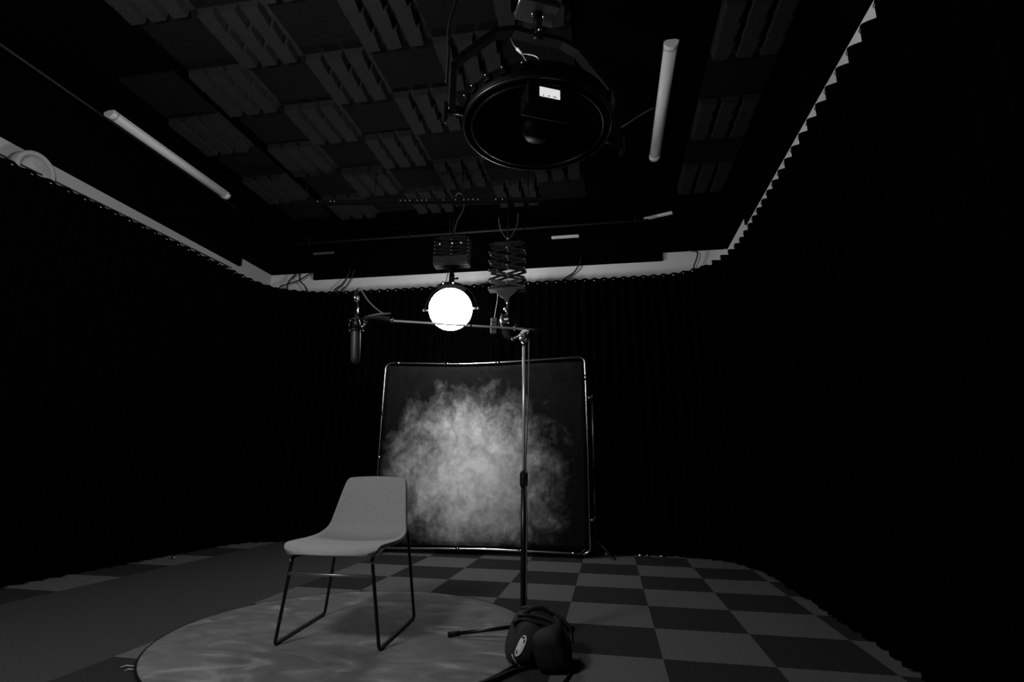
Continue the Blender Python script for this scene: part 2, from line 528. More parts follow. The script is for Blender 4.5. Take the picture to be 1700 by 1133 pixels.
# rail behind the curtain heads, with wall brackets
rail = thing('curtain_rail', 'long black bent rail carrying the curtains round the room', 'curtain rail', (0, 0, 0))
bm = NB()
pts = []
for k in range(0, 281):
    p, nr = at_s(TOTAL * k / 280)
    pts.append((p.x - nr.x * 0.052, p.y - nr.y * 0.052, ZT - 0.045))
tube(bm, pts, 0.013, 8)
obj('track', bm, 'black_paint', rail)
for (a, b_) in [((-4.38, 1.2), (XL, 1.2)), ((-4.31, 3.0), (XL, 3.0)), ((-4.25, 4.8), (XL, 4.8)), ((-3.0, 6.02), (-3.0, YB)), ((-1.0, 6.02), (-1.0, YB)), ((0.4, 6.01), (0.4, YB)), ((1.39, 4.6), (XR, 4.6)), ((1.39, 2.6), (XR, 2.6)), ((1.39, 0.6), (XR, 0.6))]:
    bm = NB()
    cyl(bm, (a[0], a[1], ZT - 0.055), (b_[0], b_[1], ZT - 0.055), 0.01, 8)
    obj('wall_bracket', bm, 'black_paint', rail)

# ------------------------------------------------------------------ loose cables over the white wall strip
def wire(name, pts, r, m, label, cat='cable', n=6, group=None):
    bm = NB()
    tube(bm, spline(pts, n), r, 6)
    return tag(obj(name, bm, m), label, cat, group)
CY = 7.32
for pts, lab in [
    ([(-4.88, CY, 3.88), (-4.924, CY, 3.84), (-4.977, CY, 3.776), (-5.02, CY, 3.69), (-5.04, CY, 3.4), (-5.04, CY, 3.0)], 'thin dark cable dropping down the white strip nearest the left corner'),
    ([(-4.83, CY, 3.88), (-4.82, CY, 3.80), (-4.79, CY, 3.725), (-4.71, CY, 3.65), (-4.65, CY, 3.5), (-4.62, CY, 3.1)], 'dark cable looping down the white strip, curling right near left corner'),
    ([(-4.60, CY - 0.02, 3.87), (-4.68, CY - 0.02, 3.82), (-4.845, CY - 0.03, 3.728), (-5.05, CY - 0.03, 3.678), (-5.15, CY - 0.03, 3.6), (-5.17, CY - 0.03, 3.2)], 'dark cable slung diagonally across the white strip at left corner'),
    ([(-3.96, CY, 3.88), (-3.985, CY, 3.78), (-4.07, CY, 3.65), (-4.20, CY, 3.53), (-4.24, CY, 3.2)], 'bowed dark cable on white back strip left of the microphone'),
    ([(-3.88, CY, 3.88), (-3.91, CY, 3.77), (-3.99, CY, 3.62), (-4.08, CY, 3.53), (-4.10, CY, 3.2)], 'faint thin cable on white back strip beside the bowed cable'),
    ([(-0.31, CY, 3.88), (-0.34, CY, 3.77), (-0.43, CY, 3.635), (-0.60, CY, 3.51), (-0.68, CY, 3.2)], 'bowed dark cable on white back strip right of the scissor hoist'),
    ([(1.20, CY, 3.88), (1.30, CY, 3.86), (1.315, CY, 3.81), (1.285, CY, 3.71), (1.25, CY, 3.6), (1.24, CY, 3.2)], 'hooked dark cable on white strip near the right corner'),
]:
    pts = [CAMP + (Vector(p) - CAMP) * 0.836 for p in pts]
    wire('wall_cable', pts, 0.009, 'cable', lab, 'cable', 6, 'cables over the white strip')

# conduit along left wall, ceiling conduit beside left batten
bm = NB(); tube(bm, [(XL + 0.010, 1.9, 3.12), (XL + 0.010, 3.25, 3.155), (XL + 0.010, 4.0, 3.175), (XL + 0.010, 5.4, 3.21)], 0.008, 8)
tag(obj('wall_conduit', bm, 'grey_paint'), 'thin dark conduit running along the left white wall strip under the duct', 'conduit')
bm = NB(); cyl(bm, (-4.36, 0.5, H - 0.012), (-4.36, 5.2, H - 0.012), 0.011, 8)
tag(obj('ceiling_conduit', bm, 'grey_paint'), 'thin dark conduit on the ceiling beside the left tube light', 'conduit')
wire('ceiling_cable', [(0.16, 4.34, H - 0.03), (0.27, 4.23, H - 0.04), (0.36, 4.16, H - 0.03), (0.47, 4.09, H - 0.02)], 0.008, 'grey_paint', 'dark cable on the ceiling leading to the right tube light')

# round vent duct on the left wall
duct = thing('vent_duct', 'round white duct stub opening from the left wall strip', 'duct', (XL + 0.002, 3.04, 3.124))
bm = NB()
lathe(bm, (0, 0, 0), [(0.149, 0.0), (0.149, 0.095), (0.142, 0.10), (0.120, 0.10), (0.115, 0.09), (0.113, 0.002), (0.0, 0.002)], 40, (1, 0, 0))
obj('collar', bm, 'wall_grey', duct)

# ------------------------------------------------------------------ batten tube lights
def batten(loc, label):
    t = thing('tube_light', label, 'ceiling light', loc, 0, 'unlit tube lights on the ceiling')
    L_ = 1.5
    bm = NB()
    box(bm, (0, 0, -0.010), (0.075, L_ - 0.02, 0.020))
    obj('base', bm, 'batten_cap', t)
    def half(bm, y0, y1, w, d, dome=0.0):
        ra, rb = [], []
        for k in range(13):
            a = PI * k / 12
            x, z = -w * math.cos(a), -0.018 - d * math.sin(a) ** 0.8
            ra.append(bm.verts.new((x, y0, z))); rb.append(bm.verts.new((x, y1, z)))
        for k in range(12):
            bm.faces.new((ra[k], ra[k + 1], rb[k + 1], rb[k])).smooth = True
        bm.faces.new((ra[0], rb[0], rb[-1], ra[-1])); bm.faces.new(ra); bm.faces.new(list(reversed(rb)))
    bm = NB(); half(bm, -L_ / 2 + 0.05, L_ / 2 - 0.05, 0.050, 0.052)
    obj('diffuser', bm, 'batten_white', t)
    for s in (-1, 1):
        bm = NB(); half(bm, s * L_ / 2 - (0.055 if s > 0 else 0), s * L_ / 2 + (0.055 if s < 0 else 0), 0.053, 0.055)
        obj('end_cap', bm, 'batten_cap', t)
    return t
batten((-4.24, 4.12, H), 'unlit white tube light on the ceiling at the left')
batten((0.535, 4.11, H), 'unlit white tube light on the ceiling at the right of the black lamp')
def small_bar(a, b_, label, wdt=0.045, m='batten_white'):
    a, b_ = Vector(a), Vector(b_)
    c = (a + b_) / 2
    d = b_ - a
    t = thing('slim_light', label, 'ceiling light', c, math.atan2(d.y, d.x), 'slim bars at the back of the ceiling')
    bm = NB(); box(bm, (0, 0, -0.005), (d.length * 0.98, wdt * 0.8, 0.010)); obj('base', bm, m, t)
    bm = NB(); box(bm, (0, 0, -0.018), (d.length, wdt, 0.018), None, 0.006); obj('diffuser', bm, m, t)
small_bar((-0.625, 6.12, 3.68), (-0.283, 6.12, 3.672), 'small white bar level on the dark ceiling, behind the scissor hoists')
small_bar((0.508, 6.10, 3.835), (0.83, 5.985, 3.835), 'small white bar set at a slant on the dark ceiling, right of hoists')
small_bar((-3.86, 6.12, 3.66), (-3.56, 6.12, 3.668), 'small dim bar on dark ceiling near the back left corner', 0.03, 'bar_grey')

# ------------------------------------------------------------------ ceiling pipes and rail
pipe = thing('ceiling_pipe', 'long thin dark pipe hung across the ceiling near the back wall', 'pipe', (-1.75, 5.98, 3.745))
bm = NB(); cyl(bm, (-2.25, 0, 0), (2.3, 0, 0), 0.016, 12); obj('bar', bm, 'dull_dark' if 'dull_dark' in M else 'grey_paint', pipe)
for x in (-2.1, -0.7, 0.8, 2.15):
    bm = NB(); cyl(bm, (x, 0, 0.0), (x, 0, 0.15), 0.007, 8); box(bm, (x, 0, 0), (0.03, 0.045, 0.045), None, 0.006)
    obj('hanger', bm, 'black_paint', pipe)
RA, RB = Vector((-3.30, 4.71, 3.62)), Vector((-0.60, 5.07, 3.62))
rt_ = thing('lighting_rail', 'black lighting rail across the ceiling carrying the scissor hoists', 'rail', (RA + RB) / 2, math.atan2(RB.y - RA.y, RB.x - RA.x))
RLN = (RB - RA).length
bm = NB()
for z, s in ((0.02, (RLN, 0.045, 0.006)),):
    box(bm, (0, 0, z), s)
for y in (-0.022, 0.022):
    box(bm, (0, y, 0.0), (RLN, 0.004, 0.042))
obj('channel', bm, 'black_paint', rt_)
for x in (-1.2, -0.45, 0.5, 1.2):
    bm = NB(); cyl(bm, (x, 0, 0.02), (x, 0, 0.438), 0.007, 8); obj('hanger', bm, 'black_paint', rt_)
for x in (-1.06, -0.92, -0.88, -0.16, -0.11, -0.06, 0.02, 0.07, 0.12, 0.30, 0.43, 0.52, 0.57, 0.62, 0.67, 0.86, 0.93):
    bm = NB(); ball(bm, (x, -0.026, 0.004), 0.009, 2, (1, 0.6, 1)); obj('bolt', bm, 'dull_metal', rt_)
nearer(rt_, 0.95)

# ------------------------------------------------------------------ scissor hoists
def scissor(name, label, loc, zbot, ztop_sc, n, wdt, ztop, plate=False, yaw=0.0):
    x, y = loc
    t = thing(name, label, 'hoist', (x, y, zbot), yaw, 'scissor hoists on the ceiling')
    hs = (ztop_sc - zbot) / n
    hw = wdt / 2
    L_ = math.hypot(wdt, hs)
    ang = math.atan2(hs, wdt)
    for i in range(n):
        zc = (i + 0.5) * hs
        for s, yy in ((1, -0.012), (-1, 0.012)):
            bm = NB()
            for yq in (-0.045, 0.045):
                box(bm, (0, yq + yy * 0.5, zc), (L_, 0.005, min(0.024, hs * 0.45)), Matrix.Rotation(-s * ang, 3, 'Y') if False else None)
            bmesh.ops.rotate(bm, cent=(0, 0, zc), matrix=Matrix.Rotation(s * ang, 3, 'Y'), verts=bm.verts)
            obj('scissor_arm', bm, 'grey_paint' if i < 1 else 'black_paint', t)
        bm = NB()
        cyl(bm, (0, -0.06, zc), (0, 0.06, zc), 0.006, 8)
        for s in (-1, 1):
            cyl(bm, (s * hw * 0.97, -0.055, zc - hs / 2 + 0.004), (s * hw * 0.97, 0.055, zc - hs / 2 + 0.004), 0.006, 8)
        obj('pivot_pin', bm, 'dull_metal', t)
    hb = ztop_sc - zbot
    bm = NB(); box(bm, (0, 0, hb + 0.012), (wdt * 0.8, 0.11, 0.022), None, 0.004); obj('top_plate', bm, 'black_paint', t)
    bm = NB(); cyl(bm, (0, 0, hb + 0.01), (0, 0, ztop - zbot), 0.010, 8); obj('suspension_rod', bm, 'black_paint', t)
    bm = NB(); box(bm, (0, 0, -0.010), (wdt, 0.12, 0.022), None, 0.004); 
    obj('bottom_plate', bm, 'grey_paint', t)
    return t
hA = scissor('scissor_hoist', 'closed black scissor hoist holding the glowing globe lantern', (-1.552, 4.995), 2.915, 3.20, 7, 0.375, 3.60)
nearer(hA, 0.95); bm = NB(); box(bm, (0, -0.07, 0.035), (0.375, 0.006, 0.085), None, 0.002); obj('side_plate', bm, 'grey_paint', hA)
for x in (-0.125, 0.01, 0.105):
    bm = NB(); ball(bm, (x, -0.062, 0.222), 0.019, 2, (1.3, 0.7, 0.75)); obj('bolt', bm, 'chrome', hA)
bm = NB()
tube(bm, spline([(0.0, 0.03, 0.80), (0.03, 0.02, 0.835), (0.075, 0.02, 0.81), (0.10, 0.02, 0.74), (0.10, 0.02, 0.66), (0.07, 0.02, 0.58), (0.03, 0.02, 0.50), (0.0, 0.0, 0.30)], 6), 0.007, 8)
obj('cable_loop', bm, 'cable_grey', hA)
hB = scissor('scissor_hoist', 'open black scissor hoist over the boom stand, seen against the white strip', (-0.962, 4.995), 2.625, 3.10, 5, 0.375, 3.60)
bm = NB()
v = [bm.verts.new(q) for q in [(-0.12, -0.03, -0.02), (0.12, -0.03, -0.02), (0.07, -0.03, -0.07), (0.03, -0.03, -0.10), (0.02, -0.03, -0.14), (-0.02, -0.03, -0.14), (-0.03, -0.03, -0.10), (-0.07, -0.03, -0.08)]]
f = bm.faces.new(v)
g = bmesh.ops.extrude_face_region(bm, geom=[f])
bmesh.ops.translate(bm, vec=(0, 0.06, 0), verts=[q for q in g['geom'] if isinstance(q, bmesh.types.BMVert)])
obj('gusset', bm, 'grey_paint', hB)
bm = NB()
tube(bm, spline([(-0.105, 0.02, 0.80), (-0.10, 0.02, 0.74), (-0.07, 0.02, 0.64), (-0.01, 0.02, 0.555), (0.045, 0.02, 0.60), (0.095, 0.02, 0.72), (0.10, 0.02, 0.84)], 6), 0.006, 8)
obj('cable_loop', bm, 'cable_grey', hB)
bm = NB(); lathe(bm, (0.0, 0, 0.545), [(0.0, -0.02), (0.018, -0.012), (0.018, 0.012), (0.0, 0.02)], 10, (1, 0, -0.3)); obj('cable_clamp', bm, 'dull_metal', hB); nearer(hB, 0.95)

# ------------------------------------------------------------------ glowing globe lantern
GC = Vector((-1.551, 5.0, 2.434)); GR = 0.222
lan = thing('globe_lantern', 'lit white globe lantern hanging from the closed scissor hoist', 'lamp', GC)
bm = NB()
g = bmesh.ops.create_uvsphere(bm, u_segments=48, v_segments=24, radius=GR)
bmesh.ops.scale(bm, vec=(1, 1, 0.98), verts=bm.verts)
for f in bm.faces: f.smooth = True
obj('globe', bm, 'globe_glow', lan)
bm = NB()
lathe(bm, (0, 0, 0), [(0.150, 0.224), (0.150, 0.238), (0.13, 0.252), (0.05, 0.264), (0.0, 0.264)], 32)
obj('cap', bm, 'velvet_black', lan)
bm = NB()
cyl(bm, (0, 0, 0.245), (0, 0, 0.47), 0.021, 14); cyl(bm, (0, 0, 0.30), (0, 0, 0.38), 0.028, 14)
obj('spigot', bm, 'black_paint', lan)
bm = NB(); cyl(bm, (0.02, -0.01, 0.325), (0.065, -0.02, 0.325), 0.009, 8); ball(bm, (0.065, -0.02, 0.325), 0.014, 2); obj('locking_lever', bm, 'black_paint', lan)
for s in (-0.045, 0.06):
    bm = NB(); ball(bm, (s, -0.145, 0.240), 0.014, 2); obj('stud', bm, 'chrome', lan)
bm = NB()
tube(bm, [(0.275 * math.cos(a), 0.0, 0.275 * math.sin(a)) for a in [PI * k / 30 for k in range(31)]], 0.004, 8)
obj('bail', bm, 'trim_black', lan)
for s in (-1, 1):
    bm = NB(); cyl(bm, (s * 0.226, 0, 0), (s * 0.288, 0, 0), 0.010, 10); ball(bm, (s * 0.292, 0, 0), 0.015, 2); obj('pivot_knob', bm, 'grey_paint', lan)
nearer(lan, 0.95)
wire('lamp_cable', [(-1.784, 5.6, 3.88), (-1.79, 5.6, 3.3), (-1.784, 5.6, 3.08), (-1.796, 5.6, 3.02), (-1.80, 5.58, 2.92), (-1.72, 5.4, 2.80), (-1.60, 5.08, 2.78), (-1.57, 5.03, 2.80)], 0.005, 'cable', 'thin dark cable dropping beside the lit globe lantern')

# ------------------------------------------------------------------ small lamp below the open hoist
sl = thing('small_lamp', 'small black studio lamp with a white label under the open hoist', 'lamp', (-0.955, 4.985, 2.23))
bm = NB(); cyl(bm, (0, 0.01, 0.06), (0, 0.01, 0.265), 0.010, 10); lathe(bm, (0, 0.01, 0.17), [(0.0, 0.03), (0.017, 0.02), (0.017, -0.02), (0, -0.03)], 12); obj('spigot', bm, 'grey_paint', sl)
bm = NB(); ball(bm, (-0.022, -0.015, 0.175), 0.016, 2); ball(bm, (-0.006, -0.02, 0.150), 0.012, 2); ball(bm, (0.004, -0.02, 0.235), 0.013, 2); obj('clamp_knob', bm, 'dull_metal', sl)
bm = NB(); lathe(bm, (0.0, 0.09, 0.0), [(0.04, -0.16), (0.062, -0.15), (0.066, -0.05), (0.074, 0.03), (0.080, 0.08), (0.068, 0.08), (0.05, 0.02), (0.0, 0.01)], 24, (0.05, 1, -0.45)); obj('housing', bm, 'black_metal', sl)
bm = NB(); tube(bm, bend([(-0.088, 0.05, -0.03), (-0.088, 0.02, 0.075), (0.088, 0.02, 0.075), (0.088, 0.05, -0.03)], 0.03), 0.007, 8); obj('yoke', bm, 'black_paint', sl)
bm = NB(); box(bm, (0.0, -0.072, 0.052), (0.042, 0.003, 0.020), Matrix.Rotation(-0.4, 3, 'X')); obj('label_plate', bm, 'label_white', sl)
bm = NB(); ball(bm, (0.028, -0.07, 0.012), 0.009, 2); obj('switch', bm, 'dull_metal', sl)
bm = NB()
tube(bm, spline([(-0.05, -0.02, 0.12), (-0.058, -0.03, 0.09), (-0.042, -0.05, 0.055), (-0.05, -0.05, 0.02), (-0.045, -0.06, -0.01), (-0.02, -0.065, -0.03), (0.004, -0.06, -0.036)], 6), 0.006, 8)
obj('power_lead', bm, 'cable_grey', sl)
bm = NB()
for k in range(14):
    a = PI * (0.95 + 0.75 * k / 13)
    ball(bm, (0.04 + 0.135 * math.cos(a) * 1.0, 0.0, 0.03 + 0.15 * math.sin(a)), 0.011, 1)
obj('coiled_lead', bm, 'black_rubber', sl)
pb = thing('power_box', 'grey slim power box dangling on a lead left of the small lamp', 'power box', (-1.088, 4.985, 2.15))
bm = NB(); box(bm, (0, 0, 0.085), (0.068, 0.04, 0.165), Matrix.Rotation(0.03, 3, 'Y'), 0.008); obj('case', bm, 'grey_paint', pb)
for k in range(3):
    bm = NB(); box(bm, (0, -0.0205, 0.05 + 0.035 * k), (0.05, 0.004, 0.012), None, 0.001); obj('rib', bm, 'black_rubber', pb)
bm = NB(); tube(bm, spline([(0.004, 0, 0.165), (0.012, 0, 0.24), (0.024, 0, 0.32), (0.03, 0.0, 0.37), (0.032, 0.0, 0.44)], 5), 0.005, 8); obj('lead', bm, 'cable_grey', pb)
nearer(sl, 0.95); nearer(pb, 0.95)

# ------------------------------------------------------------------ big black round lamp near the camera
DC = Vector((-0.268, 2.05, 2.35)); DYAW = 0.454
dl = thing('round_lamp', 'large unlit black round studio lamp with yoke hanging from the ceiling', 'lamp', DC, DYAW)
R0 = 0.325
def open_lathe(prof, name, m, parent=None):
    bm = NB(); lathe(bm, (0, 0, 0), prof, 48)
    for f in [f for f in bm.faces if len(f.verts) > 20]:
        bm.faces.remove(f)
    o = obj(name, bm, m, parent)
    so = o.modifiers.new('thickness', 'SOLIDIFY'); so.thickness = 0.003; so.offset = 0
    return o
open_lathe([(R0 - 0.01, -0.020), (R0, -0.010), (R0, 0.055), (R0 - 0.03, 0.075), (0.18, 0.13), (0.06, 0.15), (0.0, 0.15)], 'housing', 'lamp_black', dl)
open_lathe([(R0 - 0.015, -0.016), (0.24, 0.03), (0.13, 0.08), (0.0, 0.085)], 'reflector', 'lamp_black', dl)
bm = NB(); tube(bm, [(R0 * math.cos(2 * PI * k / 64), R0 * math.sin(2 * PI * k / 64), -0.018) for k in range(64)], 0.007, 8, closed=True); obj('rim', bm, 'black_metal', dl)
bm = NB(); tube(bm, [((R0 - 0.035) * math.cos(2 * PI * k / 64), (R0 - 0.035) * math.sin(2 * PI * k / 64), -0.022) for k in range(64)], 0.005, 8, closed=True); obj('lens_ring', bm, 'black_metal', dl)
bm = NB(); lathe(bm, (0, 0, 0), [(0.0, -0.06), (0.055, -0.055), (0.075, -0.02), (0.075, 0.08)], 24); obj('lamp_holder', bm, 'lamp_black', dl)
for a in (0.4, 1.5, 2.55, 3.55, 4.6, 5.7):
    bm = NB(); box(bm, ((R0 - 0.12) * math.cos(a), (R0 - 0.12) * math.sin(a), 0.0), (0.19, 0.010, 0.018), Matrix.Rotation(a, 3, 'Z')); obj('spoke', bm, 'lamp_black', dl)
for a in (3.30, 3.50, 3.75, 3.98, 4.22, 2.6, 5.5, 1.2, 0.6):
    bm = NB()
    c, s = math.cos(a), math.sin(a)
    box(bm, ((R0 + 0.006) * c, (R0 + 0.006) * s, 0.030), (0.018, 0.03, 0.034), Matrix.Rotation(a, 3, 'Z'), 0.004)
    k_ = obj('rim_clip', bm, 'lamp_black', dl)
    bm = NB(); ball(bm, ((R0 + 0.018) * c, (R0 + 0.018) * s, 0.036), 0.007, 2); obj('screw', bm, 'chrome', k_)
# control box slung under the near side, with a white label plate whose glow is added
bm = NB(); box(bm, (-0.03, -0.235, -0.060), (0.21, 0.10, 0.10), None, 0.008); cb = obj('control_box', bm, 'lamp_black', dl)
bm = NB(); box(bm, (-0.045, -0.2865, -0.062), (0.084, 0.003, 0.042), None, 0.0012); lp = obj('glow_plate', bm, 'plate_added_glow', cb)
lp['label'] = 'small white label plate with added glow'
for x, w_ in ((-0.072, 0.004), (-0.050, 0.006), (-0.028, 0.007), (-0.020, 0.003)):
    bm = NB(); box(bm, (x, -0.2885, -0.0775), (w_, 0.001, 0.004)); obj('plate_mark', bm, 'print_black', lp)
# yoke
YK = [(-0.385, 0, -0.01), (-0.385, 0, 0.205), (-0.345, 0, 0.27), (-0.20, 0, 0.435), (-0.12, 0, 0.465), (0.12, 0, 0.465), (0.20, 0, 0.435), (0.345, 0, 0.27), (0.385, 0, 0.205), (0.385, 0, -0.01)]
bm = NB()
for (p, q) in zip(YK, YK[1:]):
    p, q = Vector(p), Vector(q)
    d = q - p
    box(bm, (p + q) / 2, (d.length + 0.012, 0.05, 0.026), Matrix.Rotation(-math.atan2(d.z, d.x), 3, 'Y'))
obj('yoke', bm, 'black_paint', dl)
for s in (-1, 1):
    bm = NB(); cyl(bm, (s * (R0 - 0.01), 0, 0.0), (s * 0.40, 0, 0.0), 0.018, 14); box(bm, (s * 0.412, 0, -0.02), (0.02, 0.03, 0.09), None, 0.006); obj('tilt_lock', bm, 'black_metal', dl)
bm = NB(); cyl(bm, (0, 0, 0.44), (0, 0, 0.60), 0.022, 14); cyl(bm, (0, 0, 0.46), (0, 0, 0.50), 0.034, 14); obj('spigot', bm, 'black_metal', dl)
bm = NB(); ball(bm, (0.0, -0.036, 0.475), 0.011, 2); ball(bm, (-0.028, -0.02, 0.57), 0.010, 2); ball(bm, (0.022, -0.028, 0.56), 0.009, 2); obj('clamp_bolt', bm, 'chrome', dl)
# safety wire with ferrule
swire = thing('safety_cable', 'thin steel safety cable loop on the round black lamp yoke', 'safety cable', (-0.341, 1.95, 2.66))
def rel(ps): return [(x + 0.341, y - 1.95, z - 2.66) for x, y, z in ps]
bm = NB()
tube(bm, spline(rel([(-0.385, 2.0, 2.79), (-0.372, 1.95, 2.728), (-0.357, 1.94, 2.685), (-0.330, 1.94, 2.648)]), 6), 0.0025, 6)
tube(bm, spline(rel([(-0.322, 1.94, 2.638), (-0.287, 1.94, 2.629), (-0.257, 1.94, 2.612), (-0.247, 1.94, 2.59), (-0.258, 1.94, 2.575)]), 6), 0.0025, 6)
tube(bm, spline(rel([(-0.322, 1.94, 2.638), (-0.312, 1.94, 2.615), (-0.297, 1.94, 2.588), (-0.277, 1.95, 2.565), (-0.26, 1.96, 2.56)]), 6), 0.0025, 6)
obj('wire', bm, 'dull_metal', swire)
bm = NB(); cyl(bm, *rel([(-0.345, 1.94, 2.667), (-0.320, 1.94, 2.637)]), 0.0065, 10); obj('ferrule', bm, 'label_white', swire)
bm = NB(); cyl(bm, *rel([(-0.247, 1.94, 2.592), (-0.262, 1.94, 2.568)]), 0.0055, 10); obj('hook', bm, 'chrome', swire)
hC = scissor('scissor_hoist', 'black scissor hoist carrying the large round lamp at top of frame', (-0.268, 2.05), 2.97, 3.65, 7, 0.19, 3.90, yaw=DYAW)
wire('drop_cable', [(-0.67, 2.15, H), (-0.68, 2.13, 3.3), (-0.70, 2.05, 2.95), (-0.672, 1.98, 2.72), (-0.648, 1.90, 2.50)], 0.006, 'cable', 'thin dark cable hanging down to the left pivot of the round lamp')

# ------------------------------------------------------------------ rug
RC = (-1.358, 2.893); RR_ = 0.962
rug = thing('round_rug', 'round grey marbled rug under the chair', 'rug', (RC[0], RC[1], 0))
bm = NB(); lathe(bm, (0, 0, 0), [(RR_ - 0.02, 0.0), (RR_ - 0.008, 0.004), (RR_ - 0.010, 0.010), (RR_ - 0.02, 0.0125), (RR_ * 0.66, 0.0125), (RR_ * 0.33, 0.0125), (0, 0.0125)], 128); obj('pile', bm, 'rug_cloth', rug)
bm = NB(); tube(bm, [((RR_ - 0.006) * math.cos(2 * PI * k / 128), (RR_ - 0.006) * math.sin(2 * PI * k / 128), 0.006) for k in range(128)], 0.0055, 8, closed=True); obj('edging', bm, 'rug_edge', rug)
for (a, dx, dy) in ((3.88, -0.05, -0.018), (3.93, -0.03, -0.014)):
    p = Vector((RR_ * math.cos(a), RR_ * math.sin(a), 0.008))
    bm = NB(); tube(bm, [p, p + Vector((dx * 0.6, dy * 0.6, 0.004)), p + Vector((dx, dy, -0.002))], 0.0022, 6); t_ = obj('loose_thread', bm, 'thread', rug); t_['label'] = 'pale loose thread'

# ------------------------------------------------------------------ chair
ch = thing('dining_chair', 'grey fabric shell chair with thin black sled legs on the round rug', 'chair', (-1.385, 2.885, 0.0125), 0.070)
prof = [  # y, z, half width, edge lift(z), edge pull(y)
    (-0.358, 0.424, 0.212, 0.014, 0.050), (-0.350, 0.438, 0.236, 0.012, 0.040), (-0.325, 0.449, 0.250, 0.010, 0.022), (-0.27, 0.452, 0.258, 0.008, 0.01), (-0.15, 0.446, 0.264, 0.010, 0.0),
    (-0.02, 0.436, 0.262, 0.018, 0.0), (0.08, 0.431, 0.256, 0.030, -0.002), (0.155, 0.441, 0.248, 0.042, -0.012), (0.205, 0.475, 0.238, 0.03, -0.030), (0.235, 0.535, 0.230, 0.012, -0.040), (0.262, 0.62, 0.218, 0.0, -0.042),
    (0.285, 0.70, 0.204, 0.0, -0.036), (0.302, 0.752, 0.194, 0.0, -0.030), (0.309, 0.776, 0.185, -0.004, -0.026), (0.313, 0.789, 0.168, -0.010, -0.022)]
bm = NB()
NW = 14
grid = []
for (y, z, hw, lift, pull) in prof:
    row = []
    for k in range(NW + 1):
        u = -1 + 2 * k / NW
        e = abs(u) ** 2.2
        row.append(bm.verts.new((hw * u + 0.018 * (-0.3 - 0) * (y), y + pull * e, z + lift * e)))
    grid.append(row)
for a, b_ in zip(grid, grid[1:]):
    for k in range(NW):
        bm.faces.new((a[k], a[k + 1], b_[k + 1], b_[k])).smooth = True
shell = obj('seat_shell', bm, 'chair_cloth', ch)
so = shell.modifiers.new('thickness', 'SOLIDIFY'); so.thickness = 0.022; so.offset = -1.0
bv = shell.modifiers.new('bevel', 'BEVEL'); bv.width = 0.010; bv.segments = 3; bv.limit_method = 'ANGLE'; bv.angle_limit = 1.0
sd = shell.modifiers.new('smooth', 'SUBSURF'); sd.levels = 2; sd.render_levels = 2
for s in (-1, 1):
    bm = NB()
    rt_top = (s * 0.195, 0.268, 0.525)
    tube(bm, bend([(s * 0.14, 0.05, 0.412), (s * 0.205, -0.290, 0.412), (s * 0.262, -0.272, 0.009), (s * 0.270, 0.285, 0.009), (s * 0.214, 0.262, 0.46), rt_top], 0.018, 5), 0.0085, 12)
    obj('sled_frame', bm, 'black_metal', ch)
    for y in (-0.235, 0.25):
        bm = NB(); box(bm, (s * 0.266, y, 0.004), (0.02, 0.03, 0.008), None, 0.003); obj('glide', bm, 'black_rubber', ch)
    bm = NB(); ball(bm, (s * 0.211, -0.297, 0.396), 0.0075, 2); obj('frame_bolt', bm, 'chrome', ch)
bm = NB(); cyl(bm, (-0.216, -0.293, 0.333), (0.216, -0.293, 0.333), 0.0072, 10); o = obj('stretcher', bm, 'dull_metal', ch); o['label'] = 'shiny metal crossbar'
bm = NB(); cyl(bm, (-0.145, 0.03, 0.411), (0.145, 0.03, 0.411), 0.008, 10); box(bm, (0, -0.05, 0.412), (0.26, 0.20, 0.008)); obj('seat_support', bm, 'black_metal', ch)

# ------------------------------------------------------------------ microphone stand
ms = thing('microphone_stand', 'tall dark microphone boom stand beside the rug, weighted by the bag', 'stand', (-0.462, 2.95, 0))
for fx, fy, fz in ((-0.375, -0.040, 0.0255), (0.232, 0.245, 0.0135), (0.16, -0.30, 0.0135)):
    d = Vector((fx, fy, 0))
    a_, c_ = d * 0.05 + Vector((0, 0, 0.075)), d + Vector((0, 0, fz))
    bm = NB(); tube(bm, [a_, c_], 0.0095, 10)
    lg = obj('leg', bm, 'black_metal', ms)
    bm = NB(); tube(bm, [a_.lerp(c_, 0.86), a_.lerp(c_, 1.03)], 0.0125, 10); obj('rubber_foot', bm, 'black_rubber', lg)
bm = NB(); lathe(bm, (0, 0, 0.05), [(0.02, 0.0), (0.026, 0.01), (0.026, 0.07), (0.018, 0.085)], 16); obj('leg_collar', bm, 'black_metal', ms)
bm = NB(); cyl(bm, (0, 0, 0.06), (0, 0, 0.83), 0.0155, 14); obj('lower_tube', bm, 'black_metal', ms)
bm = NB(); lathe(bm, (0, 0, 0.775), [(0.0155, -0.012), (0.021, 0.0), (0.022, 0.06), (0.017, 0.072), (0.010, 0.078)], 18); obj('height_clutch', bm, 'black_rubber', ms)
bm = NB(); cyl(bm, (0, 0, 0.82), (-0.004, 0, 1.575), 0.0088, 12); o = obj('upper_tube', bm, 'bright_steel', ms); o['label'] = 'bare steel upper tube'
bm = NB(); lathe(bm, (-0.004, 0, 1.55), [(0.0088, 0), (0.014, 0.006), (0.014, 0.026), (0.009, 0.032)], 14); obj('tube_end', bm, 'chrome', ms)
bm = NB(); box(bm, (0.0, -0.002, 1.608), (0.052, 0.038, 0.058), Matrix.Rotation(0.2, 3, 'Y'), 0.010); cyl(bm, (0.005, -0.03, 1.625), (0.005, 0.03, 1.625), 0.022, 16)
obj('boom_clamp', bm, 'dull_metal', ms)
